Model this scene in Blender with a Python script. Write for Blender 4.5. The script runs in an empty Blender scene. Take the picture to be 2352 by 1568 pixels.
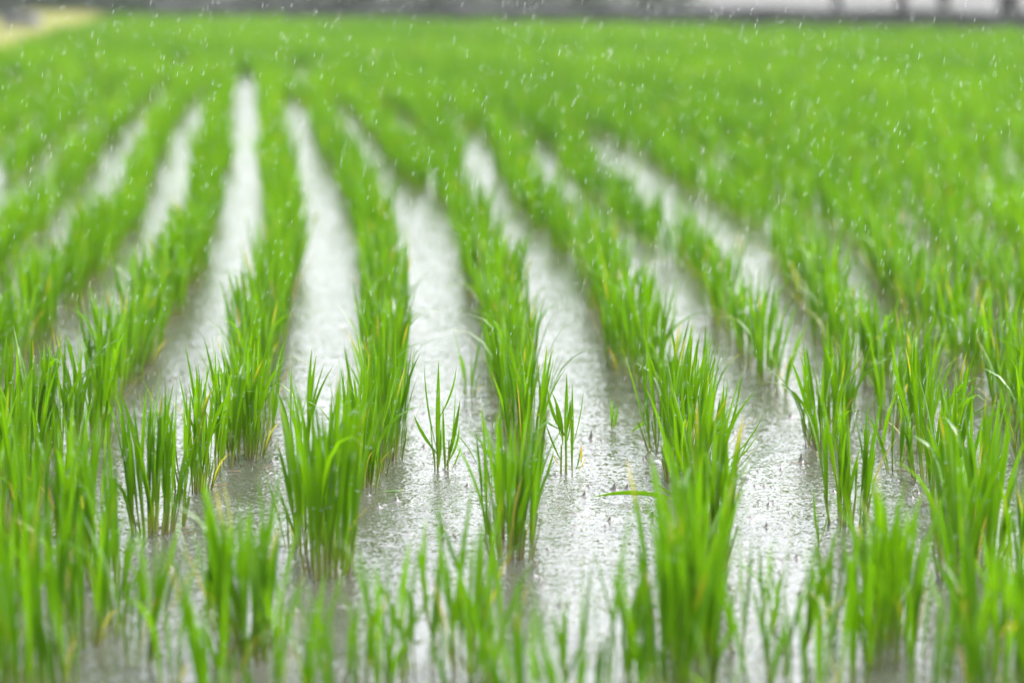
import bpy, math, random
import numpy as np
from mathutils import Vector

# ------------------------------------------------------------------ camera, sky, light, exposure
scene = bpy.context.scene
C = scene.collection
R = math.radians
F = 6533.0            # focal length measured in units of a picture 2352 wide
CAM_H = 0.96
PITCH = math.atan(864.0 / F)
cam_data = bpy.data.cameras.new('camera')
cam = bpy.data.objects.new('camera', cam_data)
C.objects.link(cam)
cam.location = (0, 0, CAM_H)
cam.rotation_euler = (R(90) - PITCH, 0, 0)
cam_data.sensor_width = 36.0
cam_data.lens = 36.0 * F / 2352.0
cam_data.clip_start = 0.1
cam_data.clip_end = 3000
cam_data.dof.use_dof = True
cam_data.dof.focus_distance = 5.25
cam_data.dof.aperture_fstop = 2.6
cam_data.dof.aperture_blades = 0
scene.camera = cam

world = bpy.data.worlds.new('World')
scene.world = world
world.use_nodes = True
wn = world.node_tree
bg = wn.nodes['Background']
sky = wn.nodes.new('ShaderNodeTexSky')
sky.sky_type = 'NISHITA'
sky.sun_disc = False
sky.sun_elevation = R(50)
sky.sun_rotation = R(60)
sky.air_density = 1.0
sky.dust_density = 4.0
sky.ozone_density = 1.0
hs = wn.nodes.new('ShaderNodeHueSaturation')
hs.inputs['Saturation'].default_value = 0.28
wn.links.new(sky.outputs[0], hs.inputs['Color'])
wn.links.new(hs.outputs[0], bg.inputs['Color'])
bg.inputs['Strength'].default_value = 0.15

sun_d = bpy.data.lights.new('sun', 'SUN')
sun_d.energy = 0.7
sun_d.angle = R(50)
sun_d.color = (1.0, 0.97, 0.92)
sun = bpy.data.objects.new('sun', sun_d)
C.objects.link(sun)
# sun rotation 60 deg from +Y clockwise, elevation 50 deg
_az = R(60)
_to_sun = Vector((math.sin(_az) * math.cos(R(50)), math.cos(_az) * math.cos(R(50)), math.sin(R(50))))
sun.rotation_euler = _to_sun.to_track_quat('Z', 'Y').to_euler()

scene.view_settings.view_transform = 'Standard'
scene.view_settings.look = 'None'
scene.view_settings.exposure = 2.2
scene.view_settings.gamma = 1.0
scene.render.engine = 'CYCLES'
scene.cycles.use_denoising = True
scene.cycles.max_bounces = 6
scene.cycles.transmission_bounces = 4
scene.cycles.transparent_max_bounces = 12
scene.cycles.volume_bounces = 1
scene.cycles.caustics_reflective = False
scene.cycles.caustics_refractive = False

rnd = random.Random(11)


def px_scale(y):
    """metres per picture unit for something standing on the water at picture height y"""
    return depth_at(y) / F


def ground_at(ux, uy, z=0.0):
    """a point of the photograph (2352 wide) projected on to the plane at height z"""
    dx = (ux - 1176.0) / F
    dy = -(uy - 784.0) / F
    cp, sp = math.cos(PITCH), math.sin(PITCH)
    v = Vector((dx, cp + dy * sp, -sp + dy * cp))
    t = (z - CAM_H) / v.z
    return Vector((v.x * t, v.y * t, z))


def depth_at(y):
    return ground_at(1176, y).y


# ------------------------------------------------------------------ helpers
def tag(o, label=None, cat=None, group=None, kind=None):
    if label: o['label'] = label
    if cat: o['category'] = cat
    if group: o['group'] = group
    if kind: o['kind'] = kind
    return o


def empty(name, loc, rz=0.0):
    o = bpy.data.objects.new(name, None)
    o.empty_display_size = 0.05
    C.objects.link(o)
    o.location = loc
    o.rotation_euler = (0, 0, rz)
    return o


class MB:
    def __init__(self):
        self.v, self.f, self.c = [], [], []

    def add(self, verts, faces, col):
        n = len(self.v)
        self.v.extend(verts)
        self.f.extend([tuple(i + n for i in f) for f in faces])
        if isinstance(col, list): self.c.extend(col)
        else: self.c.extend([col] * len(verts))

    def mesh(self, name, mat, smooth=True):
        me = bpy.data.meshes.new(name)
        me.from_pydata(self.v, [], self.f)
        if self.c:
            a = me.color_attributes.new('tint', 'FLOAT_COLOR', 'POINT')
            a.data.foreach_set('color', np.array(self.c, dtype=np.float32).ravel())
        if smooth:
            me.polygons.foreach_set('use_smooth', [True] * len(me.polygons))
        me.materials.append(mat)
        me.update()
        return me

    def build(self, name, mat, parent=None, smooth=True):
        o = bpy.data.objects.new(name, self.mesh(name, mat, smooth))
        C.objects.link(o)
        if parent: o.parent = parent
        return o


def nodes_mat(name):
    m = bpy.data.materials.new(name)
    m.use_nodes = True
    nt = m.node_tree
    nt.nodes.clear()
    out = nt.nodes.new('ShaderNodeOutputMaterial')
    return m, nt, nt.nodes, nt.links, out


def math_node(N, L, op, a, b=None, c=None):
    n = N.new('ShaderNodeMath')
    n.operation = op
    for i, x in enumerate((a, b, c)):
        if x is None: continue
        if isinstance(x, (int, float)): n.inputs[i].default_value = x
        else: L.new(x, n.inputs[i])
    return n.outputs[0]


# ------------------------------------------------------------------ materials
def leaf_material(name, bright, deep, yellow, trans=0.5, gloss=0.06):
    """tint attribute: R = random per blade, G = place along the blade, B = how yellow its tip is"""
    m, nt, N, L, out = nodes_mat(name)
    at = N.new('ShaderNodeAttribute'); at.attribute_name = 'tint'
    sep = N.new('ShaderNodeSeparateColor'); L.new(at.outputs['Color'], sep.inputs[0])
    mix1 = N.new('ShaderNodeMix'); mix1.data_type = 'RGBA'
    mix1.inputs['A'].default_value = (*deep, 1); mix1.inputs['B'].default_value = (*bright, 1)
    L.new(sep.outputs[0], mix1.inputs['Factor'])
    # veins and small blotches along the blade
    tc = N.new('ShaderNodeTexCoord')
    noi = N.new('ShaderNodeTexNoise'); noi.inputs['Scale'].default_value = 160
    L.new(tc.outputs['Object'], noi.inputs['Vector'])
    # yellow tip mask : along > 1 - amount + noise
    a = math_node(N, L, 'ADD', sep.outputs[1], sep.outputs[2])
    a = math_node(N, L, 'MULTIPLY_ADD', noi.outputs[0], 0.22, a)
    ramp = N.new('ShaderNodeMapRange'); ramp.inputs['From Min'].default_value = 1.05; ramp.inputs['From Max'].default_value = 1.3
    L.new(a, ramp.inputs['Value'])
    mix2 = N.new('ShaderNodeMix'); mix2.data_type = 'RGBA'
    mix2.inputs['B'].default_value = (*yellow, 1)
    L.new(mix1.outputs['Result'], mix2.inputs['A']); L.new(ramp.outputs[0], mix2.inputs['Factor'])
    # the pale sheath near the root
    rb = N.new('ShaderNodeMapRange'); rb.inputs['From Min'].default_value = 0.0; rb.inputs['From Max'].default_value = 0.32
    rb.inputs['To Min'].default_value = 0.55; rb.inputs['To Max'].default_value = 0.0
    L.new(sep.outputs[1], rb.inputs['Value'])
    mix3 = N.new('ShaderNodeMix'); mix3.data_type = 'RGBA'
    mix3.inputs['B'].default_value = (0.13, 0.20, 0.01, 1)
    L.new(mix2.outputs['Result'], mix3.inputs['A']); L.new(rb.outputs[0], mix3.inputs['Factor'])
    colr = mix3.outputs['Result']
    d = N.new('ShaderNodeBsdfDiffuse'); L.new(colr, d.inputs[0])
    t = N.new('ShaderNodeBsdfTranslucent')
    g2 = N.new('ShaderNodeHueSaturation'); g2.inputs['Hue'].default_value = 0.492; g2.inputs['Saturation'].default_value = 1.0; g2.inputs['Value'].default_value = 1.5
    L.new(colr, g2.inputs['Color']); L.new(g2.outputs[0], t.inputs[0])
    ms = N.new('ShaderNodeMixShader'); ms.inputs[0].default_value = trans
    L.new(d.outputs[0], ms.inputs[1]); L.new(t.outputs[0], ms.inputs[2])
    gl = N.new('ShaderNodeBsdfGlossy'); gl.inputs['Roughness'].default_value = 0.38
    gl.inputs['Color'].default_value = (1, 1, 1, 1)
    lw = N.new('ShaderNodeFresnel'); lw.inputs['IOR'].default_value = 1.35
    fac = math_node(N, L, 'MULTIPLY_ADD', lw.outputs[0], 0.06, gloss * 0.03)
    ms2 = N.new('ShaderNodeMixShader'); L.new(fac, ms2.inputs[0])
    L.new(ms.outputs[0], ms2.inputs[1]); L.new(gl.outputs[0], ms2.inputs[2])
    L.new(ms2.outputs[0], out.inputs[0])
    return m


M = {}
M['leaf'] = leaf_material('rice_leaf', (0.090, 0.222, 0.0005), (0.041, 0.130, 0.0005), (0.34, 0.29, 0.02))
M['yellow'] = leaf_material('yellowed_leaf', (0.34, 0.34, 0.02), (0.27, 0.22, 0.03), (0.34, 0.20, 0.05))
M['straw'] = leaf_material('dry_grass', (0.47, 0.44, 0.14), (0.26, 0.32, 0.08), (0.42, 0.36, 0.17), trans=0.3)


def simple_mat(name, col, rough=0.7, var=0.25, scale=6.0, bump=0.0, spec=0.3):
    m, nt, N, L, out = nodes_mat(name)
    p = N.new('ShaderNodeBsdfPrincipled')
    p.inputs['Roughness'].default_value = rough
    p.inputs['Specular IOR Level'].default_value = spec
    tc = N.new('ShaderNodeTexCoord')
    n = N.new('ShaderNodeTexNoise'); n.inputs['Scale'].default_value = scale; n.inputs['Detail'].default_value = 6
    L.new(tc.outputs['Object'], n.inputs['Vector'])
    r = N.new('ShaderNodeValToRGB')
    r.color_ramp.elements[0].position = 0.3; r.color_ramp.elements[1].position = 0.7
    r.color_ramp.elements[0].color = (*[c * (1 - var) for c in col], 1)
    r.color_ramp.elements[1].color = (*[min(1, c * (1 + var)) for c in col], 1)
    L.new(n.outputs[0], r.inputs[0]); L.new(r.outputs[0], p.inputs['Base Color'])
    if bump:
        b = N.new('ShaderNodeBump'); b.inputs['Strength'].default_value = bump; b.inputs['Distance'].default_value = 0.02
        L.new(n.outputs[0], b.inputs['Height']); L.new(b.outputs[0], p.inputs['Normal'])
    L.new(p.outputs[0], out.inputs[0])
    return m


def stem_material():
    m, nt, N, L, out = nodes_mat('stem')
    tc = N.new('ShaderNodeTexCoord')
    sx = N.new('ShaderNodeSeparateXYZ'); L.new(tc.outputs['Object'], sx.inputs[0])
    mr = N.new('ShaderNodeMapRange'); mr.inputs['From Min'].default_value = 0.0; mr.inputs['From Max'].default_value = 0.06
    L.new(sx.outputs[2], mr.inputs['Value'])
    at = N.new('ShaderNodeAttribute'); at.attribute_name = 'tint'
    sep = N.new('ShaderNodeSeparateColor'); L.new(at.outputs['Color'], sep.inputs[0])
    root = N.new('ShaderNodeMix'); root.data_type = 'RGBA'
    root.inputs['A'].default_value = (0.20, 0.24, 0.03, 1); root.inputs['B'].default_value = (0.12, 0.06, 0.025, 1)
    L.new(sep.outputs[2], root.inputs['Factor'])
    mx = N.new('ShaderNodeMix'); mx.data_type = 'RGBA'
    L.new(root.outputs['Result'], mx.inputs['A']); mx.inputs['B'].default_value = (0.12, 0.26, 0.008, 1)
    L.new(mr.outputs[0], mx.inputs['Factor'])
    p = N.new('ShaderNodeBsdfPrincipled'); p.inputs['Roughness'].default_value = 0.35
    L.new(mx.outputs['Result'], p.inputs['Base Color'])
    L.new(p.outputs[0], out.inputs[0])
    return m


M['stem'] = stem_material()


def water_material(name, bump_on=True, col=(0.058, 0.061, 0.048, 1)):
    m, nt, N, L, out = nodes_mat(name)
    tc = N.new('ShaderNodeNewGeometry')
    pos = tc.outputs['Position']
    p = N.new('ShaderNodeBsdfPrincipled')
    p.inputs['Base Color'].default_value = col
    p.inputs['Roughness'].default_value = 0.05
    p.inputs['IOR'].default_value = 1.40
    if bump_on:
        def vmath(op, a_, b_=None, scale=None):
            n = N.new('ShaderNodeVectorMath'); n.operation = op
            for i, x in enumerate((a_, b_)):
                if x is None: continue
                if isinstance(x, tuple): n.inputs[i].default_value = x
                else: L.new(x, n.inputs[i])
            if scale is not None:
                if isinstance(scale, (int, float)): n.inputs['Scale'].default_value = scale
                else: L.new(scale, n.inputs['Scale'])
            return n.outputs[0]
        # slopes of the surface straight from vector noise (fine capillary chop at three sizes)
        tot = None
        for sc, w, off in ((185.0, 0.56, 0.0), (75.0, 0.36, 5.0), (16.0, 0.10, 9.0)):
            sh = vmath('ADD', pos, (off, off * 1.7, 0.0))
            n = N.new('ShaderNodeTexNoise'); n.inputs['Scale'].default_value = sc; n.inputs['Detail'].default_value = 1.0
            L.new(sh, n.inputs['Vector'])
            c = vmath('SCALE', vmath('SUBTRACT', n.outputs['Color'], (0.5, 0.5, 0.5)), None, w)
            tot = c if tot is None else vmath('ADD', tot, c)
        # rings left by raindrops
        for sc, off, freq, amp in ((7.0, 3.1, 70.0, 0.17), (12.0, 7.7, 50.0, 0.17), (21.0, 1.3, 34.0, 0.14)):
            sh = vmath('ADD', pos, (off, off * 2, 0.0))
            v = N.new('ShaderNodeTexVoronoi'); v.voronoi_dimensions = '2D'; v.inputs['Scale'].default_value = sc
            L.new(sh, v.inputs['Vector'])
            sc_ = N.new('ShaderNodeSeparateColor'); L.new(v.outputs['Color'], sc_.inputs[0])
            ph = math_node(N, L, 'MULTIPLY_ADD', v.outputs['Distance'], freq, math_node(N, L, 'MULTIPLY', sc_.outputs[0], 6.28))
            s_ = math_node(N, L, 'COSINE', ph)
            # each ring has reached its own radius
            rad = math_node(N, L, 'MULTIPLY_ADD', sc_.outputs[1], 0.32, 0.05)
            fade = N.new('ShaderNodeMapRange'); fade.inputs['From Min'].default_value = 0.11; fade.inputs['From Max'].default_value = 0.0
            L.new(math_node(N, L, 'ABSOLUTE', math_node(N, L, 'SUBTRACT', v.outputs['Distance'], rad)), fade.inputs['Value'])
            k = math_node(N, L, 'MULTIPLY', math_node(N, L, 'MULTIPLY', s_, fade.outputs[0]), amp)
            dv = vmath('NORMALIZE', vmath('SUBTRACT', vmath('SCALE', sh, None, sc), vmath('SCALE', v.outputs['Position'], None, sc)))
            tot = vmath('ADD', tot, vmath('SCALE', dv, None, k))
        flat = vmath('MULTIPLY', tot, (1.0, 1.0, 0.0))
        nn = vmath('NORMALIZE', vmath('ADD', flat, (0.0, 0.0, 1.0)))
        L.new(nn, p.inputs['Normal'])
    L.new(p.outputs[0], out.inputs[0])
    return m


M['water'] = water_material('rain_pocked_water')
M['splash'] = water_material('splash_water', False, (0.10, 0.094, 0.086, 1))
M['mud'] = simple_mat('mud', (0.10, 0.085, 0.06), 0.6, 0.4, 3.0, 0.5)
M['bank'] = simple_mat('wet_concrete', (0.019, 0.021, 0.017), 0.7, 0.5, 1.2, 0.4)
M['road'] = simple_mat('wet_pale_concrete', (0.088, 0.088, 0.084), 0.8, 0.1, 0.6, spec=0.05)
M['grass'] = simple_mat('far_grass', (0.018, 0.024, 0.010), 0.8, 0.4, 2.0, 0.3)
M['slab'] = simple_mat('grey_block', (0.10, 0.095, 0.12), 0.6, 0.25, 4.0, 0.3)
M['bark'] = simple_mat('bark', (0.02, 0.018, 0.017), 0.9, 0.4, 20.0, 0.5)
M['dark_leaf'] = leaf_material('shrub_leaf', (0.030, 0.056, 0.024), (0.014, 0.026, 0.012), (0.03, 0.035, 0.02), trans=0.3)


def rain_material():
    m, nt, N, L, out = nodes_mat('raindrop')
    g = N.new('ShaderNodeBsdfGlossy'); g.inputs['Roughness'].default_value = 0.25
    g.inputs['Color'].default_value = (1, 1, 1, 1)
    t = N.new('ShaderNodeBsdfTranslucent'); t.inputs[0].default_value = (0.95, 0.97, 1, 1)
    d = N.new('ShaderNodeBsdfDiffuse'); d.inputs[0].default_value = (0.95, 0.97, 1, 1)
    tr = N.new('ShaderNodeBsdfTransparent')
    a = N.new('ShaderNodeMixShader'); a.inputs[0].default_value = 0.5
    L.new(d.outputs[0], a.inputs[1]); L.new(t.outputs[0], a.inputs[2])
    b = N.new('ShaderNodeMixShader'); b.inputs[0].default_value = 0.3
    L.new(a.outputs[0], b.inputs[1]); L.new(g.outputs[0], b.inputs[2])
    c = N.new('ShaderNodeMixShader'); c.inputs[0].default_value = 0.30
    L.new(tr.outputs[0], c.inputs[1]); L.new(b.outputs[0], c.inputs[2])
    L.new(c.outputs[0], out.inputs[0])
    return m


M['rain'] = rain_material()


def drop_material():
    m, nt, N, L, out = nodes_mat('water_bead')
    p = N.new('ShaderNodeBsdfPrincipled')
    p.inputs['Base Color'].default_value = (0.9, 0.93, 0.95, 1)
    p.inputs['Roughness'].default_value = 0.03
    p.inputs['IOR'].default_value = 1.33
    p.inputs['Transmission Weight'].default_value = 0.7
    L.new(p.outputs[0], out.inputs[0])
    return m


M['bead'] = drop_material()

# ------------------------------------------------------------------ rows of the field
# the fourth row seen crossing the middle of the photograph, as (picture x, picture y) of its roots
ROW4 = [(975, 1900), (1000, 1650), (1030, 1490), (1172, 1250), (1200, 1040), (1180, 890), (1130, 700), (1060, 570), (975, 450), (890, 345), (845, 290), (800, 185)]
_pts = sorted([(ground_at(x, y).y, ground_at(x, y).x) for x, y in ROW4])
_D = np.array([p[0] for p in _pts]); _X = np.array([p[1] for p in _pts])


EXTRA = -99


def row_x(n, d):
    """x of row n (row 0 = the middle row) at depth d"""
    if d > _D[-1]:
        x0 = _X[-1] + (d - _D[-1]) * -0.0716
    else:
        x0 = float(np.interp([d - 0.4, d, d + 0.4], _D, _X).mean())
    if n == EXTRA:
        n = 0
    elif n >= 0:
        k = min(n, 3) * 0.04 + 0.02
        x0 += float(np.interp(d, [7.2, 9.2, 11.8, 14.6], [0, k, max(k, 0.09), 0.30]))
        if n >= 3: x0 += 0.11 * float(np.interp(d, [8.5, 10.5, 15, 17], [0, 1, 1, 0]))
        if n >= 3: x0 -= 0.05 * min(n - 2, 4) * float(np.interp(d, [8.2, 10.5], [1, 0]))    # the rows spread to make room for one more
    turn = min(21.5, max(15.5, 18.0 - 0.6 * n))
    if d > turn:
        x0 -= 0.22 * (d - turn - 1.2 * (1 - math.exp(-(d - turn) / 1.2)))
    return x0 + n * 0.30


# field outline: far edge and the edge along the grassy bank
def far_edge(x):
    return 41.0 - 0.82 * x


def bank_edge(d):
    return -5.05 - (d - 25.0) * 0.078


# ------------------------------------------------------------------ blades
def blade_geo(bx, by, az, L_, th0, th1, w, tw, pw=1.6, segs=7, bz=0.0, fold=0.18):
    """list of (left, mid, right) points along one blade and the place along it"""
    p = Vector((bx, by, bz))
    out = []
    ca, sa = math.cos(az), math.sin(az)
    side_a = az + math.pi / 2 + tw
    for i in range(segs + 1):
        s = i / segs
        th = th0 + (th1 - th0) * s ** pw
        if i:
            st = L_ / segs
            p = p + Vector((ca * math.sin(th), sa * math.sin(th), math.cos(th))) * st
        wid = w * (0.38 + 0.62 * min(1.0, s / 0.38) ** 1.3)
        if s > 0.5: wid *= max(0.0, 1 - ((s - 0.5) / 0.5) ** 1.7)
        sv = Vector((math.cos(side_a), math.sin(side_a), 0)) * wid * 0.5
        nrm = Vector((-math.sin(side_a), math.cos(side_a), 0)) * wid * fold
        out.append((p - sv + nrm, p.copy(), p + sv + nrm, s))
    return out


def add_blade(mb, rn, yel, *a, **k):
    g = blade_geo(*a, **k)
    vs, fs, cs = [], [], []
    for i, (l, m_, r, s) in enumerate(g):
        vs += [tuple(l), tuple(m_), tuple(r)]
        cs += [(rn, s, yel, 1)] * 3
        if i:
            q = (i - 1) * 3
            fs += [(q, q + 1, q + 4, q + 3), (q + 1, q + 2, q + 5, q + 4)]
    mb.add(vs, fs, cs)
    return g


def add_stem(mb, x, y, tx, ty, h, r, rn, brown):
    vs, fs, cs = [], [], []
    for k in range(3):
        s = k / 2
        rr = r * (1 - 0.25 * s)
        for j in range(5):
            a = j * 2 * math.pi / 5
            vs.append((x + tx * s + rr * math.cos(a), y + ty * s + rr * math.sin(a), -0.015 + (h + 0.015) * s))
            cs.append((rn, s, brown, 1))
    for k in range(2):
        for j in range(5):
            fs.append((k * 5 + j, k * 5 + (j + 1) % 5, (k + 1) * 5 + (j + 1) % 5, (k + 1) * 5 + j))
    mb.add(vs, fs, cs)


def add_bead(mb, p, r):
    """a small drop, squashed a little"""
    vs, fs = [], []
    vs.append((p[0], p[1], p[2] + r))
    for k in (1, 2):
        for j in range(6):
            a = j * math.pi / 3
            t = k * math.pi / 3
            vs.append((p[0] + r * math.sin(t) * math.cos(a), p[1] + r * math.sin(t) * math.sin(a), p[2] + r * math.cos(t)))
    vs.append((p[0], p[1], p[2] - r))
    for j in range(6):
        fs.append((0, 1 + j, 1 + (j + 1) % 6))
        fs.append((1 + j, 7 + j, 7 + (j + 1) % 6, 1 + (j + 1) % 6))
        fs.append((13, 7 + (j + 1) % 6, 7 + j))
    mb.add(vs, fs, (0, 0, 0, 1))


def make_tuft_meshes(seed, n, height, base_r, spread, arch=0.12, yellow=0.12, segs=7):
    rr = random.Random(seed)
    lv, st, yl, bd = MB(), MB(), MB(), MB()
    nst = max(2, int(n * 0.65))
    stems = []
    for i in range(nst):
        a = rr.uniform(0, 2 * math.pi); q = base_r * math.sqrt(rr.random())
        x, y = q * math.cos(a), q * math.sin(a)
        h = rr.uniform(0.14, 0.28) * height
        lean = rr.uniform(0.5, 1.0) * spread * 0.5
        tx, ty = x / max(base_r, .001) * lean * h, y / max(base_r, .001) * lean * h
        add_stem(st, x, y, tx, ty, h, rr.uniform(0.0013, 0.0024), rr.random(), rr.random() ** 2)
        stems.append((x, y, tx, ty, h))
    for i in range(n):
        x, y, tx, ty, h = stems[i % nst]
        s = rr.uniform(0.0, 1.0)
        bx, by, bz = x + tx * s, y + ty * s, h * s
        # outward direction with scatter
        az = math.atan2(y, x) + rr.gauss(0, 0.9)
        edge = math.hypot(x, y) / max(base_r, .001)
        L_ = (height - bz) * rr.uniform(0.72, 1.06) if rr.random() > 0.27 else (height - bz) * rr.uniform(0.35, 0.72)
        th0 = abs(rr.gauss(0.0, 0.07)) + 0.08 * spread * edge
        th1 = th0 + abs(rr.gauss(0.0, 0.15)) * (0.5 + spread)
        pw = 1.6
        if rr.random() < arch:
            th1 = rr.uniform(1.0, 2.1); pw = rr.uniform(1.8, 3.0); L_ *= 1.15
        w = rr.uniform(0.0050, 0.0105)
        yel = rr.uniform(0.08, 0.28) if rr.random() < yellow else rr.uniform(-0.2, 0.05)
        g = add_blade(lv, min(1, max(0, rr.gauss(0.5, 0.27))), yel, bx, by, az, L_, th0, th1, w, rr.gauss(0, 0.9), pw=pw, segs=segs, bz=bz)
        for _ in range(3):
            if rr.random() < 0.6:
                q = g[rr.randrange(2, len(g) - 1)]
                pt = q[rr.choice((0, 1, 2))]
                add_bead(bd, pt, rr.uniform(0.0007, 0.0014))
    for i in range(max(1, int(n * 0.07))):
        x, y, tx, ty, h = stems[rr.randrange(nst)]
        low = rr.random() < 0.6
        L_ = height * (rr.uniform(0.25, 0.5) if low else rr.uniform(0.6, 0.9))
        add_blade(yl, rr.random(), rr.uniform(0, .4), x * 1.2, y * 1.2, math.atan2(y, x) + rr.gauss(0, .6), L_, rr.uniform(0.05, 0.4), rr.uniform(0.3, 1.4),
                  rr.uniform(0.002, 0.0045), rr.gauss(0, 1), segs=6)
    return (lv.mesh('foliage', M['leaf']), st.mesh('stem_base', M['stem']), yl.mesh('yellow_leaves', M['yellow']), bd.mesh('dew_drops', M['bead']))


VARIANTS = {'dense': [], 'medium': [], 'sparse': []}
for i in range(9): VARIANTS['dense'].append(make_tuft_meshes(100 + i, 26 + i % 3 * 5, 0.25, 0.034, 0.72 + 0.12 * (i % 4), arch=0.06, yellow=0.09))
for i in range(8): VARIANTS['medium'].append(make_tuft_meshes(200 + i, 15 + i % 3 * 3, 0.25, 0.028, 0.7, arch=0.06, yellow=0.10))
for i in range(7): VARIANTS['sparse'].append(make_tuft_meshes(300 + i, 6 + i % 3 * 2, 0.25, 0.018, 1.0, arch=0.10, yellow=0.08))

# ------------------------------------------------------------------ where the tufts stand
# nearer tufts read off the photograph: (picture x, picture y of the roots, height in m, kind)
NEAR = [
    # first rows beside the bank side
    (20, 1120, .24, 'd'), (54, 1063, .25, 'd'), (110, 1045, .23, 'd'), (161, 1036, .24, 'd'), (217, 1022, .22, 'd'), (-20, 1060, .24, 'd'),
    (40, 1250, .25, 'm'), (-15, 1230, .25, 'd'), (95, 1330, .24, 'm'), (30, 1400, .24, 'm'), (110, 1500, .23, 'm'), (10, 1560, .24, 'd'), (60, 1640, .24, 'm'),
    (205, 1300, .245, 'm'), (160, 1330, .25, 'm'), (256, 1350, .235, 'm'), (165, 1235, .22, 'm'), (150, 1610, .2, 'm'), (70, 1160, .24, 'm'),
    (250, 1470, .20, 's'), (275, 1445, .16, 's'), (315, 1530, .20, 's'), (200, 1480, .21, 'm'), (395, 1590, .2, 's'),
    (443, 1125, .215, 'd'), (350, 1222, .235, 'd'), (385, 1205, .21, 'm'), (497, 1073, .215, 'd'), (564, 1049, .22, 'd'), (535, 1030, .22, 'm'), (585, 1005, .22, 'd'),
    (490, 1680, .2, 's'), (560, 1490, .235, 'd'), (540, 1530, .2, 'm'), (585, 1515, .225, 'm'), (470, 1620, .12, 's'),
    (684, 1060, .20, 's'), (700, 1045, .20, 's'), (826, 1119, .215, 'd'), (853, 1090, .22, 'm'), (883, 1052, .24, 'd'), (850, 1010, .22, 'd'),
    (740, 1320, .29, 'd'), (765, 1285, .26, 'm'), (670, 1262, .12, 's'), (715, 1255, .24, 'm'),
    (680, 1640, .20, 's'), (770, 1570, .14, 's'), (830, 1570, .19, 's'), (910, 1570, .19, 's'), (880, 1620, .19, 's'), (760, 1690, .16, 'm'),
    (1020, 1460, .21, 's'), (1065, 1540, .19, 'm'), (1095, 1480, .2, 's'), (1150, 1620, .16, 'm'), (1050, 1650, .14, 's'),
    (1170, 1285, .235, 'd'), (1195, 1240, .22, 'm'), (1150, 1230, .20, 'm'), (1205, 1050, .22, 'd'), (1180, 1010, .22, 'm'), (1230, 985, .22, 's'),
    (1260, 1650, .14, 's'), (1370, 1660, .245, 's'), (1465, 1640, .19, 's'), (1200, 1700, .16, 'm'), (1420, 1700, .12, 's'),
    (1529, 1035, .25, 'd'), (1565, 1100, .25, 'd'), (1590, 1200, .24, 'd'), (1620, 1300, .25, 'd'), (1650, 1290, .18, 'm'), (1600, 1010, .22, 'm'),
    (1560, 1490, .25, 'd'), (1615, 1500, .23, 'm'), (1575, 1600, .25, 'd'), (1600, 1390, .24, 'd'), (1640, 1070, .17, 's'), (1530, 1620, .18, 'm'),
    (1700, 1500, .15, 's'), (1745, 1640, .19, 's'), (1830, 1500, .17, 's'), (1850, 1640, .15, 's'), (1660, 1700, .14, 's'),
    (1943, 1200, .205, 'd'), (1885, 1025, .20, 'd'), (1925, 990, .22, 'd'), (1895, 1060, .14, 's'), (1965, 1190, .19, 's'),
    (2050, 1470, .22, 'd'), (2030, 1430, .17, 'm'), (1985, 1540, .18, 'm'), (1955, 1600, .2, 's'), (2075, 1520, .17, 'm'),
    (2053, 1082, .15, 's'), (2100, 1036, .22, 'm'), (2040, 985, .22, 'm'), (2140, 1100, .23, 'd'), (2185, 1160, .24, 'd'), (2225, 1215, .22, 'd'), (2200, 1330, .23, 'd'), (2250, 1290, .23, 'd'),
    (2130, 1640, .17, 'm'), (2200, 1600, .2, 's'), (2265, 1540, .19, 'm'), (2300, 1440, .16, 's'), (2230, 1470, .22, 'm'), (2330, 1500, .17, 'm'), (2380, 1600, .19, 'd'),
    (2324, 982, .20, 'd'), (2375, 1060, .21, 'd'), (2300, 950, .20, 'm'), (2420, 1180, .22, 'd'), (2355, 1330, .15, 'm'), (2280, 1640, .16, 'm'), (1300, 1740, .2, 's'),
    (1082, 915, .16, 's'), (610, 1640, .17, 's'), (640, 1460, .16, 's'), (960, 1540, .18, 's'), (1110, 1560, .2, 's'), (1320, 1560, .15, 's'), (1440, 1520, .15, 's'),
    (1780, 1560, .17, 's'), (1900, 1480, .16, 's'), (1760, 1440, .13, 's'), (480, 1560, .19, 's'), (350, 1440, .15, 's'),
]
GAPS = {1: (5.62, 6.25), 2: (5.75, 6.28)}     # holes in two rows where a few tufts failed
tufts = []                                     # (x, y, height, kind, row)
KN = {'d': 'dense', 'm': 'medium', 's': 'sparse'}
for ux, uy, h, k in NEAR:
    g = ground_at(ux, uy)
    n = round((g.x - row_x(0, g.y)) / 0.30)
    tufts.append((g.x, g.y, h, KN[k], n))
near_limit = depth_at(975)
# bare patches far out where tufts failed: (picture x, picture y of the open water, half width in m)
BARE = [(415, 152, .11), (562, 180, .12), (690, 165, .12), (15, 425, .17)]
BARE = [(a, depth_at(b), w) for a, b, w in BARE]


def bare(x, d):
    return any(.84 * d0 < d < 1.01 * d0 and abs(x - (ux - 1176) / F * d) < w for ux, d0, w in BARE)


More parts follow.
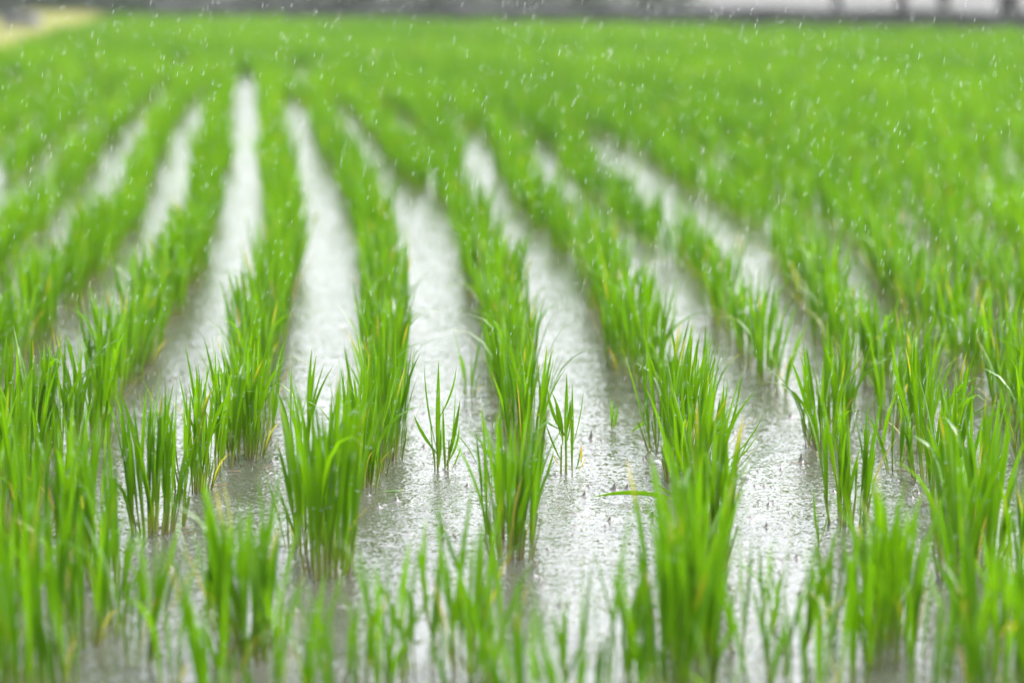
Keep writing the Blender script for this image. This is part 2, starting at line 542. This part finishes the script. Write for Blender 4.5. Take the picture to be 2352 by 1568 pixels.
fr = random.Random(5)
far_tufts = []
for n in list(range(-22, 80)) + [EXTRA]:
    d = near_limit + fr.uniform(0, 0.15)
    if n == EXTRA: d = 12.3
    streak = fr.uniform(-0.05, 0.05)
    while d < 46:
        x = row_x(n, d) + fr.gauss(0, 0.019)
        dd = d
        d += fr.uniform(0.13, 0.19)
        if dd > far_edge(x) or x < bank_edge(dd) + 0.25: continue
        if abs(x) > 0.18 * dd * 1.22 + 0.5: continue
        if n in GAPS and GAPS[n][0] < dd < GAPS[n][1]: continue
        miss = 0.04
        if bare(x, dd): continue
        if dd > 9 and fr.random() < (0.05 if dd > 13 else 0.03): d += fr.uniform(0.25, 0.7)
        if fr.random() < miss: continue
        k = 'dense' if fr.random() < 0.72 else 'medium'
        h = min(0.28, max(0.17, fr.gauss(0.222, 0.024)))
        if n >= 3 and dd < 14 and fr.random() < 0.5: k = 'medium'
        if n == 2 and dd < 14:
            k = 'medium' if fr.random() < .85 else 'sparse'
            h *= 0.86
        far_tufts.append((x, dd, h, k, n))
side_tufts = []
for n in range(-14, 16):                       # the same rows beside and before the picture
    d = 1.4 + fr.uniform(0, .15)
    while d < near_limit:
        x = row_x(n, d) + fr.gauss(0, .014)
        if abs(x) < 0.18 * d + 1.6 and (abs(x) > 0.18 * d + 0.14 or d < 2.6) and fr.random() > .06 and math.hypot(x, d) > .9:
            side_tufts.append((x, d, min(.27, max(.18, fr.gauss(.225, .018))), 'dense', n))
        d += fr.uniform(.13, .19)
far_tufts.sort(key=lambda t: t[1])
in_view = [t for t in far_tufts if abs(t[0]) < 0.18 * t[1] + 0.08]
out_view = [t for t in far_tufts if abs(t[0]) >= 0.18 * t[1] + 0.08]
n_own = 296 - len(tufts)
single = tufts + in_view[:n_own]
mass = in_view[n_own:] + out_view + side_tufts
limit_d = in_view[n_own - 1][1]

ORD = ['zeroth', 'first', 'second', 'third', 'fourth', 'fifth', 'sixth', 'seventh', 'eighth', 'ninth', 'tenth', 'eleventh', 'twelfth', 'thirteenth', 'fourteenth', 'fifteenth',
       'sixteenth', 'seventeenth', 'eighteenth', 'nineteenth', 'twentieth', 'twenty-first', 'twenty-second', 'twenty-third', 'twenty-fourth', 'twenty-fifth', 'twenty-sixth',
       'twenty-seventh', 'twenty-eighth', 'twenty-ninth', 'thirtieth', 'thirty-first', 'thirty-second', 'thirty-third', 'thirty-fourth', 'thirty-fifth', 'thirty-sixth']
rows_used = sorted({t[4] for t in single})
row_no = {n: i + 1 for i, n in enumerate(rows_used)}
GROUP = 'rice tufts planted in rows'
ADJ = {'dense': 'bushy', 'medium': 'fairly full', 'sparse': 'thin few-bladed'}


def look_word(d, h, kind):
    a = ADJ[kind]
    if d < 4.4: a += ' blurred'
    elif d > 7.5: a += ' soft-edged'
    return a


count = {}
vr = random.Random(77)
for (x, y, h, kind, n) in sorted(single, key=lambda t: t[1]):
    count[n] = count.get(n, 0) + 1
    root = empty('rice_tuft', (x, y, 0), vr.uniform(0, 2 * math.pi))
    s = h / 0.235 * (1.05 if y < 4.9 else 1.0)
    root.scale = (0.5 * s + 0.5, 0.5 * s + 0.5, s)
    tag(root, '%s rice tuft, %s clump up the %s row from the grassy bank' % (look_word(y, h, kind), ORD[min(count[n], 36)], ORD[row_no[n]]), 'rice plant', GROUP)
    var = vr.choice(VARIANTS[kind])
    near = 4.2 < y < 7.0
    for j, nm in enumerate(('foliage', 'stem_base', 'yellow_leaves', 'dew_drops')):
        if j == 3 and not near: continue
        if j in (1, 2) and y > 9: continue
        c = bpy.data.objects.new(nm, var[j])
        C.objects.link(c)
        c.parent = root
        if j == 3: c['kind'] = 'stuff'


# ------------------------------------------------------------------ the rest of the field, one mass of tufts
def mass_mesh():
    V, Fc, Cc = [], [], []
    base = 0
    rs = np.random.RandomState(9)
    for (x, y, h, kind, n) in mass:
        nb = (20 if y < 12 else 15 if y < 20 else 11)
        if kind == 'medium': nb = int(nb * 0.75)
        if kind == 'sparse': nb = int(nb * 0.5)
        wmul = 1.0 if y < 12 else 1.4 if y < 20 else 2.0
        k = nb
        a = rs.uniform(0, 2 * np.pi, k); q = 0.029 * np.sqrt(rs.uniform(0, 1, k))
        bx, by = x + q * np.cos(a), y + q * np.sin(a)
        az = a + rs.normal(0, .8, k)
        L_ = h * rs.uniform(0.6, 1.12, k)
        th0 = np.abs(rs.normal(0, .1, k)) + .08
        th1 = th0 + np.abs(rs.normal(0, .22, k)) + (rs.uniform(0, 1, k) < .08) * 0.9
        w = rs.uniform(.006, .0105, k) * wmul
        sa = rs.uniform(-0.9, 0.9, k)
        tint = np.clip(rs.normal(.5 + .22 * math.sin(x * 1.3 + y * .31 + 2 * math.sin(y * .23)) + .12 * math.sin(n * 2.4), .22, k), 0, 1); yel = np.where(rs.uniform(0, 1, k) < .05, .2, -.1)
        px, py, pz = bx.copy(), by.copy(), np.zeros(k)
        rings = []
        for i, s in enumerate((0, .35, .7, 1.0)):
            if i:
                st = L_ * (s - prev)
                th = th0 + (th1 - th0) * ((s + prev) / 2) ** 1.5
                px = px + np.cos(az) * np.sin(th) * st; py = py + np.sin(az) * np.sin(th) * st; pz = pz + np.cos(th) * st
            prev = s
            ww = w * (0.5, 1.0, 0.75, 0.04)[i] * .5
            sx, sy = np.cos(sa) * ww, np.sin(sa) * ww
            rings.append(np.stack([px - sx, py - sy, pz, px + sx, py + sy, pz], 1).reshape(k, 2, 3))
        arr = np.stack(rings, 1)             # k,4,2,3
        V.append(arr.reshape(-1, 3))
        cc = np.zeros((k, 4, 2, 4)); cc[..., 0] = tint[:, None, None]; cc[..., 1] = np.array((0, .35, .7, 1.0))[None, :, None]
        cc[..., 2] = yel[:, None, None]; cc[..., 3] = 1
        Cc.append(cc.reshape(-1, 4))
        b = base + np.arange(k)[:, None] * 8
        for r in range(3):
            Fc.append(np.concatenate([b + r * 2, b + r * 2 + 1, b + r * 2 + 3, b + r * 2 + 2], 1))
        base += k * 8
    V = np.concatenate(V).astype(np.float32); Fc = np.concatenate(Fc).astype(np.int32); Cc = np.concatenate(Cc).astype(np.float32)
    me = bpy.data.meshes.new('rice_field')
    me.vertices.add(len(V)); me.vertices.foreach_set('co', V.ravel())
    me.loops.add(Fc.size); me.loops.foreach_set('vertex_index', Fc.ravel())
    me.polygons.add(len(Fc)); me.polygons.foreach_set('loop_start', np.arange(len(Fc), dtype=np.int32) * 4)
    me.update(calc_edges=True)
    at = me.color_attributes.new('tint', 'FLOAT_COLOR', 'POINT'); at.data.foreach_set('color', Cc.ravel())
    me.materials.append(M['leaf'])
    return me


fo = bpy.data.objects.new('rice_field', mass_mesh())
C.objects.link(fo)
tag(fo, 'far green mass of young rice filling the paddy up to the dark bank', 'rice field', None, 'stuff')


# ------------------------------------------------------------------ single seedlings traced blade by blade
def seedling(name_label, anchor, blades, stems, yellow=(), cat='rice plant'):
    """blades: (root x, root y, tip x, tip y, bow, width in m, tip yellowness); picture units, all in the upright plane through the anchor"""
    g = ground_at(*anchor)
    root = empty('rice_seedling', g)
    tag(root, name_label, cat, 'stray rice seedlings between the rows')
    k = g.y / F / math.cos(0.02)

    def conv(x, y):
        return Vector(((x - anchor[0]) * k, 0, (anchor[1] - y) * k * 1.01))

    def strip(mb, b, rn, seed):
        rq = random.Random(seed)
        a, e = conv(b[0], b[1]), conv(b[2], b[3])
        ctrl = (a + e) / 2
        dirv = e - a
        ctrl += Vector((-dirv.z, 0, dirv.x)) * b[4]
        dy = rq.uniform(-0.03, 0.03)
        tw = rq.uniform(-0.5, 0.5)
        vs, fs, cs = [], [], []
        S = 10
        for i in range(S + 1):
            s = i / S
            p = a * (1 - s) ** 2 + ctrl * 2 * s * (1 - s) + e * s * s
            p.y += dy * s * s
            t = ((ctrl - a) * (1 - s) + (e - ctrl) * s).normalized()
            sv = Vector((t.z, tw * 0.5, -t.x)).normalized()
            w = b[5] * (0.35 + 0.65 * min(1, s / 0.35) ** 1.2) * (1 if s < .5 else max(0, 1 - ((s - .5) / .5) ** 1.7)) * 0.5
            n_ = Vector((0, -w * 0.35, 0))
            vs += [tuple(p - sv * w + n_), tuple(p), tuple(p + sv * w + n_)]
            cs += [(rn, s, b[6], 1)] * 3
            if i:
                q = (i - 1) * 3
                fs += [(q, q + 1, q + 4, q + 3), (q + 1, q + 2, q + 5, q + 4)]
        mb.add(vs, fs, cs)

    lv, st, yl = MB(), MB(), MB()
    for i, b in enumerate(blades): strip(lv, b, random.Random(i * 7).uniform(.3, .8), i + int(anchor[0]))
    for x, y, tx, ty, r in stems:
        a, e = conv(x, y), conv(tx, ty)
        add_stem(st, a.x, a.y, e.x - a.x, 0, e.z, r, .5, .1)
    lv.build('foliage', M['leaf'], root)
    if st.v: st.build('stem_base', M['stem'], root)
    for i, b in enumerate(yellow): strip(yl, b, .4, i + 99)
    if yl.v: yl.build('yellow_leaves', M['yellow'], root)
    return root


seedling('lone three-stalked rice seedling standing in open water, tall blade in its middle', (1017, 1079),
         [(1005, 1075, 1008, 820, 0.0, .0092, -.1), (1003, 1030, 975, 830, .06, .0035, 0), (1007, 960, 1050, 835, -.12, .004, -.1), (1003, 1040, 950, 943, .10, .0065, -.1),
          (998, 1070, 988, 958, .02, .0025, 0), (1008, 1072, 1014, 970, -.02, .005, -.1), (1022, 1075, 1018, 921, .01, .0055, .02), (1026, 1070, 1058, 915, -.03, .0075, .05),
          (1028, 1070, 1047, 885, -.05, .003, -.1), (1030, 1060, 1056, 968, -.14, .005, -.1), (1038, 1078, 1062, 1015, -.05, .0035, 0), (1008, 1024, 1046, 1036, .15, .0018, .2),
          (1012, 965, 1105, 1090, .18, .0018, .05)],
         [(1005, 1079, 1005, 1000, .0026), (999, 1077, 997, 1030, .002), (1023, 1080, 1022, 1030, .0024), (1028, 1080, 1032, 1010, .002)])
seedling('lone rice seedling in open water with a browned curling leaf at its foot', (1298, 1084),
         [(1299, 1040, 1302, 855, 0.0, .0082, -.1), (1292, 1020, 1267, 895, -.1, .0075, -.1), (1298, 1000, 1256, 878, .14, .0065, .0), (1290, 1060, 1252, 970, .05, .004, -.1),
          (1302, 990, 1310, 915, -.05, .005, 0), (1314, 1080, 1314, 873, 0, .0068, -.1), (1316, 1020, 1340, 887, -.06, .0022, 0), (1289, 985, 1224, 935, .14, .004, .25),
          (1300, 1020, 1311, 955, -.06, .0025, .35), (1323, 1080, 1334, 1030, -.05, .003, .1), (1251, 1100, 1272, 1032, -.04, .0042, -.1), (1256, 1100, 1258, 1070, 0, .002, 0),
          (1287, 1000, 1275, 920, .02, .004, 0)],
         [(1288, 1082, 1289, 1020, .0024), (1300, 1084, 1300, 1010, .0028), (1314, 1083, 1315, 1040, .0014)],
         [(1336, 1062, 1335, 1018, .0, .0045, .4), (1329, 1082, 1347, 1043, -.05, .002, .4), (1285, 1070, 1267, 1037, .05, .002, .3)])
seedling('tiny two-bladed rice seedling alone in open water', (1409, 988),
         [(1404, 985, 1402, 908, -.03, .0055, -.1), (1409, 985, 1418, 925, -.05, .006, -.1), (1407, 985, 1409, 915, 0, .003, -.1)], [(1406, 989, 1406, 965, .0015)])
seedling('wisp of two thin blades in open water beside a bushy tuft', (1881, 1248),
         [(1881, 1248, 1865, 1112, .04, .0045, -.1), (1882, 1248, 1908, 1140, -.05, .0030, -.05), (1881, 1248, 1878, 1170, 0, .002, .2)], [(1881, 1249, 1881, 1220, .0013)])
seedling('single long leaf arched over and touching the water with its tip', (1560, 1152),
         [(1560, 1150, 1357, 1148, -.17, .0080, -.1), (1560, 1150, 1490, 1105, -.08, .004, -.1)], [])
seedling('thin few-bladed seedling leaning over open water near the widest gap', (1452, 994),
         [(1449, 992, 1492, 957, -.04, .0060, -.1), (1453, 994, 1462, 965, -.1, .002, .1)], [])
seedling('long narrow wisps arching away from the central bushy row', (1650, 1105),
         [(1655, 1070, 1757, 936, -.16, .0030, -.05), (1650, 1090, 1740, 985, -.14, .0032, .1), (1672, 1100, 1725, 990, -.04, .0028, -.1), (1660, 1110, 1744, 1022, -.03, .0020, .3),
          (1645, 1060, 1700, 845, -.10, .0052, -.05), (1640, 1040, 1662, 880, -.02, .0095, -.1), (1640, 980, 1612, 850, .08, .0055, -.1)], [(1648, 1105, 1650, 1060, .002)])


# ------------------------------------------------------------------ splashes and bubbles
def splash_meshes(seed, hgt, rad):
    rr = random.Random(seed)
    mb = MB()
    prof = [(1.25, -0.02), (0.80, 0.10), (0.55, 0.28), (0.34, 0.52), (0.16, 0.82), (0.0, 1.0)]
    S = 10
    vs, fs = [], []
    for (r, z) in prof:
        for j in range(S):
            a = j * 2 * math.pi / S
            q = r * rad * (1 + rr.uniform(-.1, .1))
            vs.append((q * math.cos(a) + rr.uniform(-1, 1) * 0.0003 * z, q * math.sin(a), z * hgt))
    for k in range(len(prof) - 1):
        for j in range(S):
            fs.append((k * S + j, k * S + (j + 1) % S, (k + 1) * S + (j + 1) % S, (k + 1) * S + j))
    mb.add(vs, fs, (0, 0, 0, 1))
    b = MB()
    add_bead(b, (rr.uniform(-.0005, .0005), 0, hgt * 1.15 + rad * .1), rad * 0.16)
    if hgt > 0.012: add_bead(b, (rad * .5, 0, hgt * 1.5), rad * 0.1)
    return mb.mesh('jet', M['splash']), b.mesh('droplet', M['bead'])


SPL = [splash_meshes(1, .014, .011), splash_meshes(2, .010, .009), splash_meshes(3, .006, .008), splash_meshes(4, .004, .012), splash_meshes(5, .020, .007)]
marks = [(1412, 1125, 0, 'tallest cone of splashed water with a bead hovering above it'), (1441, 1123, 1, 'low splash cone with a thin spout beside the tallest splash cone'),
         (1343, 1139, 1, 'narrow splash cone near the tip of the arched leaf'), (1840, 1060, 4, 'thin spout of water topped by a bead in the widest gap'),
         (1499, 1190, 0, 'splash cone against the foot of the bushy central row'), (910, 1151, 1, 'splash cone beside the small floating leaf'),
         (1358, 1008, 4, 'thin splash spout behind the lone seedling with the browned leaf'),
         (1047, 1067, 2, 'small splash cone at the foot of the lone three-stalked seedling')]
more = [(1765, 1160, 1), (1776, 1152, 2), (1812, 1179, 2), (1848, 1086, 2), (1741, 1083, 2), (1794, 1080, 2), (1401, 1196, 1), (1382, 960, 3), (850, 1110, 1), (625, 1062, 2),
        (1761, 1210, 1), (1470, 1168, 2), (1486, 1098, 2), (1382, 1012, 2), (1681, 1192, 1), (2108, 1133, 1), (2060, 1103, 2), (847, 1138, 2), (870, 1166, 2), (1448, 1074, 3)]
sr = random.Random(21)
while len(more) < 170:
    ux, uy = sr.uniform(250, 2300), sr.uniform(860, 1420)
    g = ground_at(ux, uy)
    if min((g.x - t[0]) ** 2 + (g.y - t[1]) ** 2 for t in tufts) < 0.09 ** 2: continue
    more.append((ux, uy, sr.choice((2, 2, 3, 3, 3, 1))))
for i, m_ in enumerate(marks + more):
    g = ground_at(m_[0], m_[1])
    e = empty('water_splash', g, sr.uniform(0, 6.28))
    lab = m_[3] if len(m_) > 3 else 'small grey cone of paddy water kicked up by a raindrop'
    tag(e, lab, 'splash', 'small splash cones dotting the open water')
    s = sr.uniform(.6, 1.0) if len(m_) < 4 else 1.0
    e.scale = (s, s, s)
    J, B = SPL[m_[2]]
    c = bpy.data.objects.new('jet', J); C.objects.link(c); c.parent = e
    if m_[2] != 3:
        c = bpy.data.objects.new('droplet', B); C.objects.link(c); c.parent = e


def bubble(ux, uy, r, label):
    mb = MB(); vs, fs = [], []
    S, K = 16, 6
    for k in range(K + 1):
        t = math.pi / 2 * k / K
        for j in range(S):
            a = j * 2 * math.pi / S
            vs.append((r * math.cos(t) * math.cos(a), r * math.cos(t) * math.sin(a), r * .7 * math.sin(t)))
    for k in range(K):
        for j in range(S): fs.append((k * S + j, k * S + (j + 1) % S, (k + 1) * S + (j + 1) % S, (k + 1) * S + j))
    mb.add(vs, fs, (0, 0, 0, 1))
    o = mb.build('bubble', M['bead'])
    o.location = ground_at(ux, uy)
    tag(o, label, 'bubble')


bubble(1712, 1098, .011, 'clear domed bubble beside the wisps of the bushy central row')
bubble(1508, 1064, .010, 'clear bubble at the foot of the tall bushy tuft')


def floating_leaf(ux, uy, L_, ang, label):
    mb = MB(); vs, fs, cs = [], [], []
    for i in range(9):
        s = i / 8
        w = .0035 * math.sin(math.pi * min(1, s * 1.02 + .03)) + .0003
        vs += [((s - .5) * L_, -w, .002), ((s - .5) * L_, 0, .0035), ((s - .5) * L_, w, .002)]
        cs += [(.5, s, .1, 1)] * 3
        if i:
            q = (i - 1) * 3; fs += [(q, q + 1, q + 4, q + 3), (q + 1, q + 2, q + 5, q + 4)]
    mb.add(vs, fs, cs)
    o = mb.build('floating_leaf', M['leaf'])
    o.location = ground_at(ux, uy); o.rotation_euler = (0, 0, ang)
    tag(o, label, 'leaf')


floating_leaf(902, 1129, .04, .3, 'small green leaf scrap floating on the water between two rows')
floating_leaf(1695, 1097, .03, -.2, 'leaf scrap floating next to the clear domed bubble')

# bits of dead straw caught on the water round the roots
def straw_mesh(seed):
    q = random.Random(seed); mb = MB()
    L_ = q.uniform(.018, .045); bend = q.uniform(-.4, .4)
    vs, fs = [], []
    for i in range(6):
        t = i / 5
        w = q.uniform(.0007, .0016) * (1 if 0 < i < 5 else .4)
        yy = bend * L_ * t * (1 - t)
        vs += [((t - .5) * L_, yy - w, .0012), ((t - .5) * L_, yy, .0026), ((t - .5) * L_, yy + w, .0012)]
        if i:
            k = (i - 1) * 3; fs += [(k, k + 1, k + 4, k + 3), (k + 1, k + 2, k + 5, k + 4)]
    mb.add(vs, fs, (.2, .5, .8, 1))
    return mb.mesh('floating_straw', M['straw_dead'])


M['straw_dead'] = simple_mat('dead_straw', (0.10, 0.06, 0.028), 0.7, 0.5, 60.0)
STR = [straw_mesh(k) for k in range(5)]
dq = random.Random(31)
near_t = [t for t in tufts if 4.4 < t[1] < 6.2]
for i in range(60):
    t = dq.choice(near_t)
    o = bpy.data.objects.new('floating_straw', dq.choice(STR)); C.objects.link(o)
    a = dq.uniform(0, 6.28); r_ = dq.uniform(.03, .09)
    o.location = (t[0] + r_ * math.cos(a), t[1] + r_ * math.sin(a), 0); o.rotation_euler = (0, 0, dq.uniform(0, 6.28))
    tag(o, 'scrap of brown dead straw afloat at the foot of the rice', 'straw', 'straw scraps floating round the tufts')

# ------------------------------------------------------------------ falling rain
rr = np.random.RandomState(4)
NR = 18000
X = rr.uniform(-2.3, 2.3, NR); Y = rr.uniform(3.5, 10.0, NR); Z = rr.uniform(0.03, 1.25, NR)
rm = []
ring = [(0.0, 0.0), (0.3, 1.0), (0.75, 0.85), (1.0, 0.0)]
V, Fr = [], []
base = 0
for x, y, z in zip(X, Y, Z):
    L_ = rr.uniform(.007, .015); r = rr.uniform(.00022, .0005)
    tx, ty = 0.19 + rr.normal(0, .02), rr.normal(0, .03)
    vs = [(x, y, z)]
    for s, k in ring[1:3]:
        for j in range(4):
            a = j * math.pi / 2
            vs.append((x + tx * L_ * s + r * k * math.cos(a), y + ty * L_ * s + r * k * math.sin(a), z + L_ * s))
    vs.append((x + tx * L_, y + ty * L_, z + L_))
    V += vs
    for j in range(4):
        Fr.append((base, base + 1 + (j + 1) % 4, base + 1 + j))
        Fr.append((base + 1 + j, base + 1 + (j + 1) % 4, base + 5 + (j + 1) % 4, base + 5 + j))
        Fr.append((base + 9, base + 5 + j, base + 5 + (j + 1) % 4))
    base += 10
me = bpy.data.meshes.new('rain'); me.from_pydata(V, [], Fr); me.materials.append(M['rain'])
me.polygons.foreach_set('use_smooth', [True] * len(me.polygons))
ro = bpy.data.objects.new('rain', me); C.objects.link(ro)
tag(ro, 'fine slanting drops of rain falling all over the paddy', 'rain', None, 'stuff')


# ------------------------------------------------------------------ ground, water, banks
def sheet(name, pts, z, mat, kind='structure', parent=None):
    me = bpy.data.meshes.new(name)
    me.from_pydata([(x, y, z) for x, y in pts], [], [tuple(range(len(pts)))])
    me.materials.append(mat)
    o = bpy.data.objects.new(name, me); C.objects.link(o)
    if kind: o['kind'] = kind
    return o


sheet('ground', [(-900, -300), (900, -300), (900, 2200), (-900, 2200)], -0.12, M['grass'])
sheet('water', [(bank_edge(-25), -25), (30, -25), (30, far_edge(30)), (bank_edge(47), 47)], 0.0, M['water'])


def ridge(name, path, half, top, h, mat, rough=0.03, seed=1, seg=0.6):
    """an earth bank with a trapezoid section along a path of two points, uneven on top"""
    rq = random.Random(seed)
    a, b = Vector((*path[0], 0)), Vector((*path[1], 0))
    n = max(2, int((b - a).length / seg)); t = (b - a).normalized(); s = Vector((t.y, -t.x, 0))
    sec = [(-half, -0.15), (-top, h), (-top * .3, h * 1.04), (top * .3, h * 1.03), (top, h), (half, -0.15)]
    vs, fs = [], []
    for i in range(n + 1):
        p = a + (b - a) * (i / n)
        for (o_, z) in sec:
            q = p + s * (o_ + rq.uniform(-rough, rough))
            vs.append((q.x, q.y, z + rq.uniform(-rough, rough) * (z > 0)))
        if i:
            k = (i - 1) * 6
            for j in range(5): fs.append((k + j, k + j + 1, k + j + 7, k + j + 6))
    me = bpy.data.meshes.new(name); me.from_pydata(vs, [], fs); me.materials.append(mat)
    o = bpy.data.objects.new(name, me); C.objects.link(o)
    o['kind'] = 'structure'
    return o


# far bank: dark wet edge; low at the side where the pale road shows
fa = lambda x, off: (x, far_edge(x) + off)
# ridge of wet dark soil and stones across the far end
ridge('bank', [fa(-5.6, .7), fa(30, .7)], .6, .34, .37, M['bank'], .03, 3)
# grassy bank along the side of the paddy
ridge('levee', [(bank_edge(-25) - .75, -25), (bank_edge(54) - .75, 54)], .9, .5, .12, M['grass'], .03, 4)
# pale wet concrete road beyond the far bank
sheet('road', [fa(3, 1.4), fa(40, 1.4), fa(60, 110), fa(6, 110)], -0.05, M['road'])

# dry grass on the levee
gm = MB(); q = random.Random(8)
for i in range(11000):
    d = q.uniform(20, 50)
    o_ = q.uniform(-.85, .85)
    x = bank_edge(d) - .75 + o_
    z0 = .10 if abs(o_) < .5 else .10 * (0.9 - abs(o_)) / .4
    a = q.uniform(-1, 1); L_ = q.uniform(.05, .13); w = q.uniform(.006, .012)
    lx, ly = q.gauss(0, .04), q.gauss(0, .04)
    c = (q.random(), .5, q.uniform(-.1, .6), 1)
    gm.add([(x - w * math.cos(a), d - w * math.sin(a), z0 - .02), (x + w * math.cos(a), d + w * math.sin(a), z0 - .02), (x + lx, d + ly, z0 + L_)], [(0, 1, 2)], c)
go = gm.build('grass', M['straw'])
tag(go, 'pale yellow dry grass on the bank beside the paddy', 'grass', None, 'stuff')


# grey block on the levee
def block(name, loc, dims, mat, seed, bev=.02):
    import bmesh
    bm = bmesh.new(); bmesh.ops.create_cube(bm, size=1)
    rq = random.Random(seed)
    for v in bm.verts:
        v.co.x *= dims[0] * rq.uniform(.9, 1.05); v.co.y *= dims[1] * rq.uniform(.9, 1.05); v.co.z *= dims[2]
    bmesh.ops.bevel(bm, geom=bm.edges[:], offset=bev, segments=2, affect='EDGES')
    me = bpy.data.meshes.new(name); bm.to_mesh(me); bm.free(); me.materials.append(mat)
    o = bpy.data.objects.new(name, me); C.objects.link(o); o.location = loc
    return o


gpt = ground_at(50, 62, .1)
b1 = block('concrete_block', (-6.52, 38.0, .19), (.46, .6, .24), M['slab'], 3)
tag(b1, 'blurred grey block lying on the yellow grass bank', 'block')


# shrubs and young trees beyond the far bank
def leaf_cloud(mb, cx, cy, cz, rx, ry, rz, n, q, size):
    for i in range(n):
        while True:
            a, b, c = q.uniform(-1, 1), q.uniform(-1, 1), q.uniform(-1, 1)
            if a * a + b * b + c * c < 1: break
        k = 1 - .35 * (math.sin(a * 5 + cx) * math.sin(b * 4 + c * 5))
        p = Vector((cx + a * rx * k, cy + b * ry * k, cz + c * rz * k))
        u = Vector((q.gauss(0, 1), q.gauss(0, 1), q.gauss(0, 1))).normalized(); v = u.cross(Vector((q.gauss(0, 1), q.gauss(0, 1), q.gauss(0, 1)))).normalized()
        s = size * q.uniform(.6, 1.3)
        mb.add([tuple(p - u * s), tuple(p + v * s * .4), tuple(p + u * s), tuple(p - v * s * .4)], [(0, 1, 2, 3)], (q.random(), .5, -.2, 1))


def young_tree(ux, off, label, seed, r=.045, shrub=.22, hgt=2.6):
    q = random.Random(seed)
    x = (ux - 1176) / F * 40
    y = far_edge(x) + off
    x = (ux - 1176) / F * y
    root = empty('young_tree', (x, y, -.08))
    tag(root, label, 'tree', 'young trees beyond the far bank')
    mb = MB(); S = 8; K = 7
    vs, fs = [], []
    for k in range(K + 1):
        s = k / K; rad = r * (1.5 if k == 0 else 1) * (1 - .6 * s)
        cx, cy = math.sin(s * 3 + seed) * .04, math.cos(s * 2 + seed) * .04
        for j in range(S):
            a = j * 2 * math.pi / S; vs.append((cx + rad * math.cos(a), cy + rad * math.sin(a), s * hgt))
    for k in range(K):
        for j in range(S): fs.append((k * S + j, k * S + (j + 1) % S, (k + 1) * S + (j + 1) % S, (k + 1) * S + j))
    mb.add(vs, fs, (0, 0, 0, 1))
    for i in range(5):
        a = q.uniform(0, 6.28); z = hgt * q.uniform(.5, .85); l = q.uniform(.4, .8)
        e = Vector((math.cos(a) * l, math.sin(a) * l, z + l * .7))
        vs = []
        for (pp, rad) in ((Vector((0, 0, z)), r * .45), (e, r * .1)):
            for j in range(5):
                t = j * 2 * math.pi / 5; vs.append((pp.x + rad * math.cos(t), pp.y + rad * math.sin(t), pp.z))
        mb.add(vs, [(j, (j + 1) % 5, 5 + (j + 1) % 5, 5 + j) for j in range(5)], (0, 0, 0, 1))
    mb.build('trunk', M['bark'], root)
    cr = MB()
    for i in range(7): leaf_cloud(cr, q.uniform(-.6, .6), q.uniform(-.6, .6), hgt * q.uniform(.75, 1.15), .38, .38, .3, 160, q, .05)
    cr.build('crown', M['dark_leaf'], root)
    sh = MB(); leaf_cloud(sh, 0, 0, .18, shrub, shrub, .22, 220, q, .035)
    sh.build('foot_shoots', M['dark_leaf'], root)


young_tree(1911, 3.2, 'thinnest blurred trunk standing on the pale strip beyond the bank', 1, .07, .14)
young_tree(2061, 3.4, 'blurred young tree second from the thinnest trunk on the pale strip', 2, .09, .26)
young_tree(2163, 3.0, 'young tree with the widest leafy foot on the pale strip', 3, .09, .45)
young_tree(2317, 3.1, 'darkest thick trunk on the pale strip beyond the bank', 4, .17, .28)

# hedge behind the field on the bank side
hq = random.Random(12)
hd = MB()
for i in range(46):
    x = -16 + i * .42
    y = far_edge(x) + 2.6 + hq.uniform(-.2, .2)
    if x > 2.6: break
    leaf_cloud(hd, x, y, .25 + hq.uniform(-.05, .1), .4, .5, .45, 420, hq, .07)
ho = hd.build('hedge', M['dark_leaf'])
tag(ho, 'low dark hedge line beyond the bank, running out where the pale strip begins', 'hedge')

# ------------------------------------------------------------------ wet air
hz = bpy.data.meshes.new('haze')
x0, x1, y0, y1, z0, z1 = -60, 60, -30, 120, -1.1, 4.6
hz.from_pydata([(x0, y0, z0), (x1, y0, z0), (x1, y1, z0), (x0, y1, z0), (x0, y0, z1), (x1, y0, z1), (x1, y1, z1), (x0, y1, z1)], [],
               [(0, 3, 2, 1), (4, 5, 6, 7), (0, 1, 5, 4), (1, 2, 6, 5), (2, 3, 7, 6), (3, 0, 4, 7)])
m, nt, N, L, out = nodes_mat('haze')
pv = N.new('ShaderNodeVolumePrincipled')
pv.inputs['Color'].default_value = (0.93, 0.95, 0.96, 1)
pv.inputs['Density'].default_value = 0.0008
pv.inputs['Anisotropy'].default_value = 0.2
L.new(pv.outputs[0], out.inputs['Volume'])
hz.materials.append(m)
hzo = bpy.data.objects.new('haze', hz); C.objects.link(hzo)
tag(hzo, 'thin pale rain haze hanging over the whole field', 'haze', None, 'stuff')
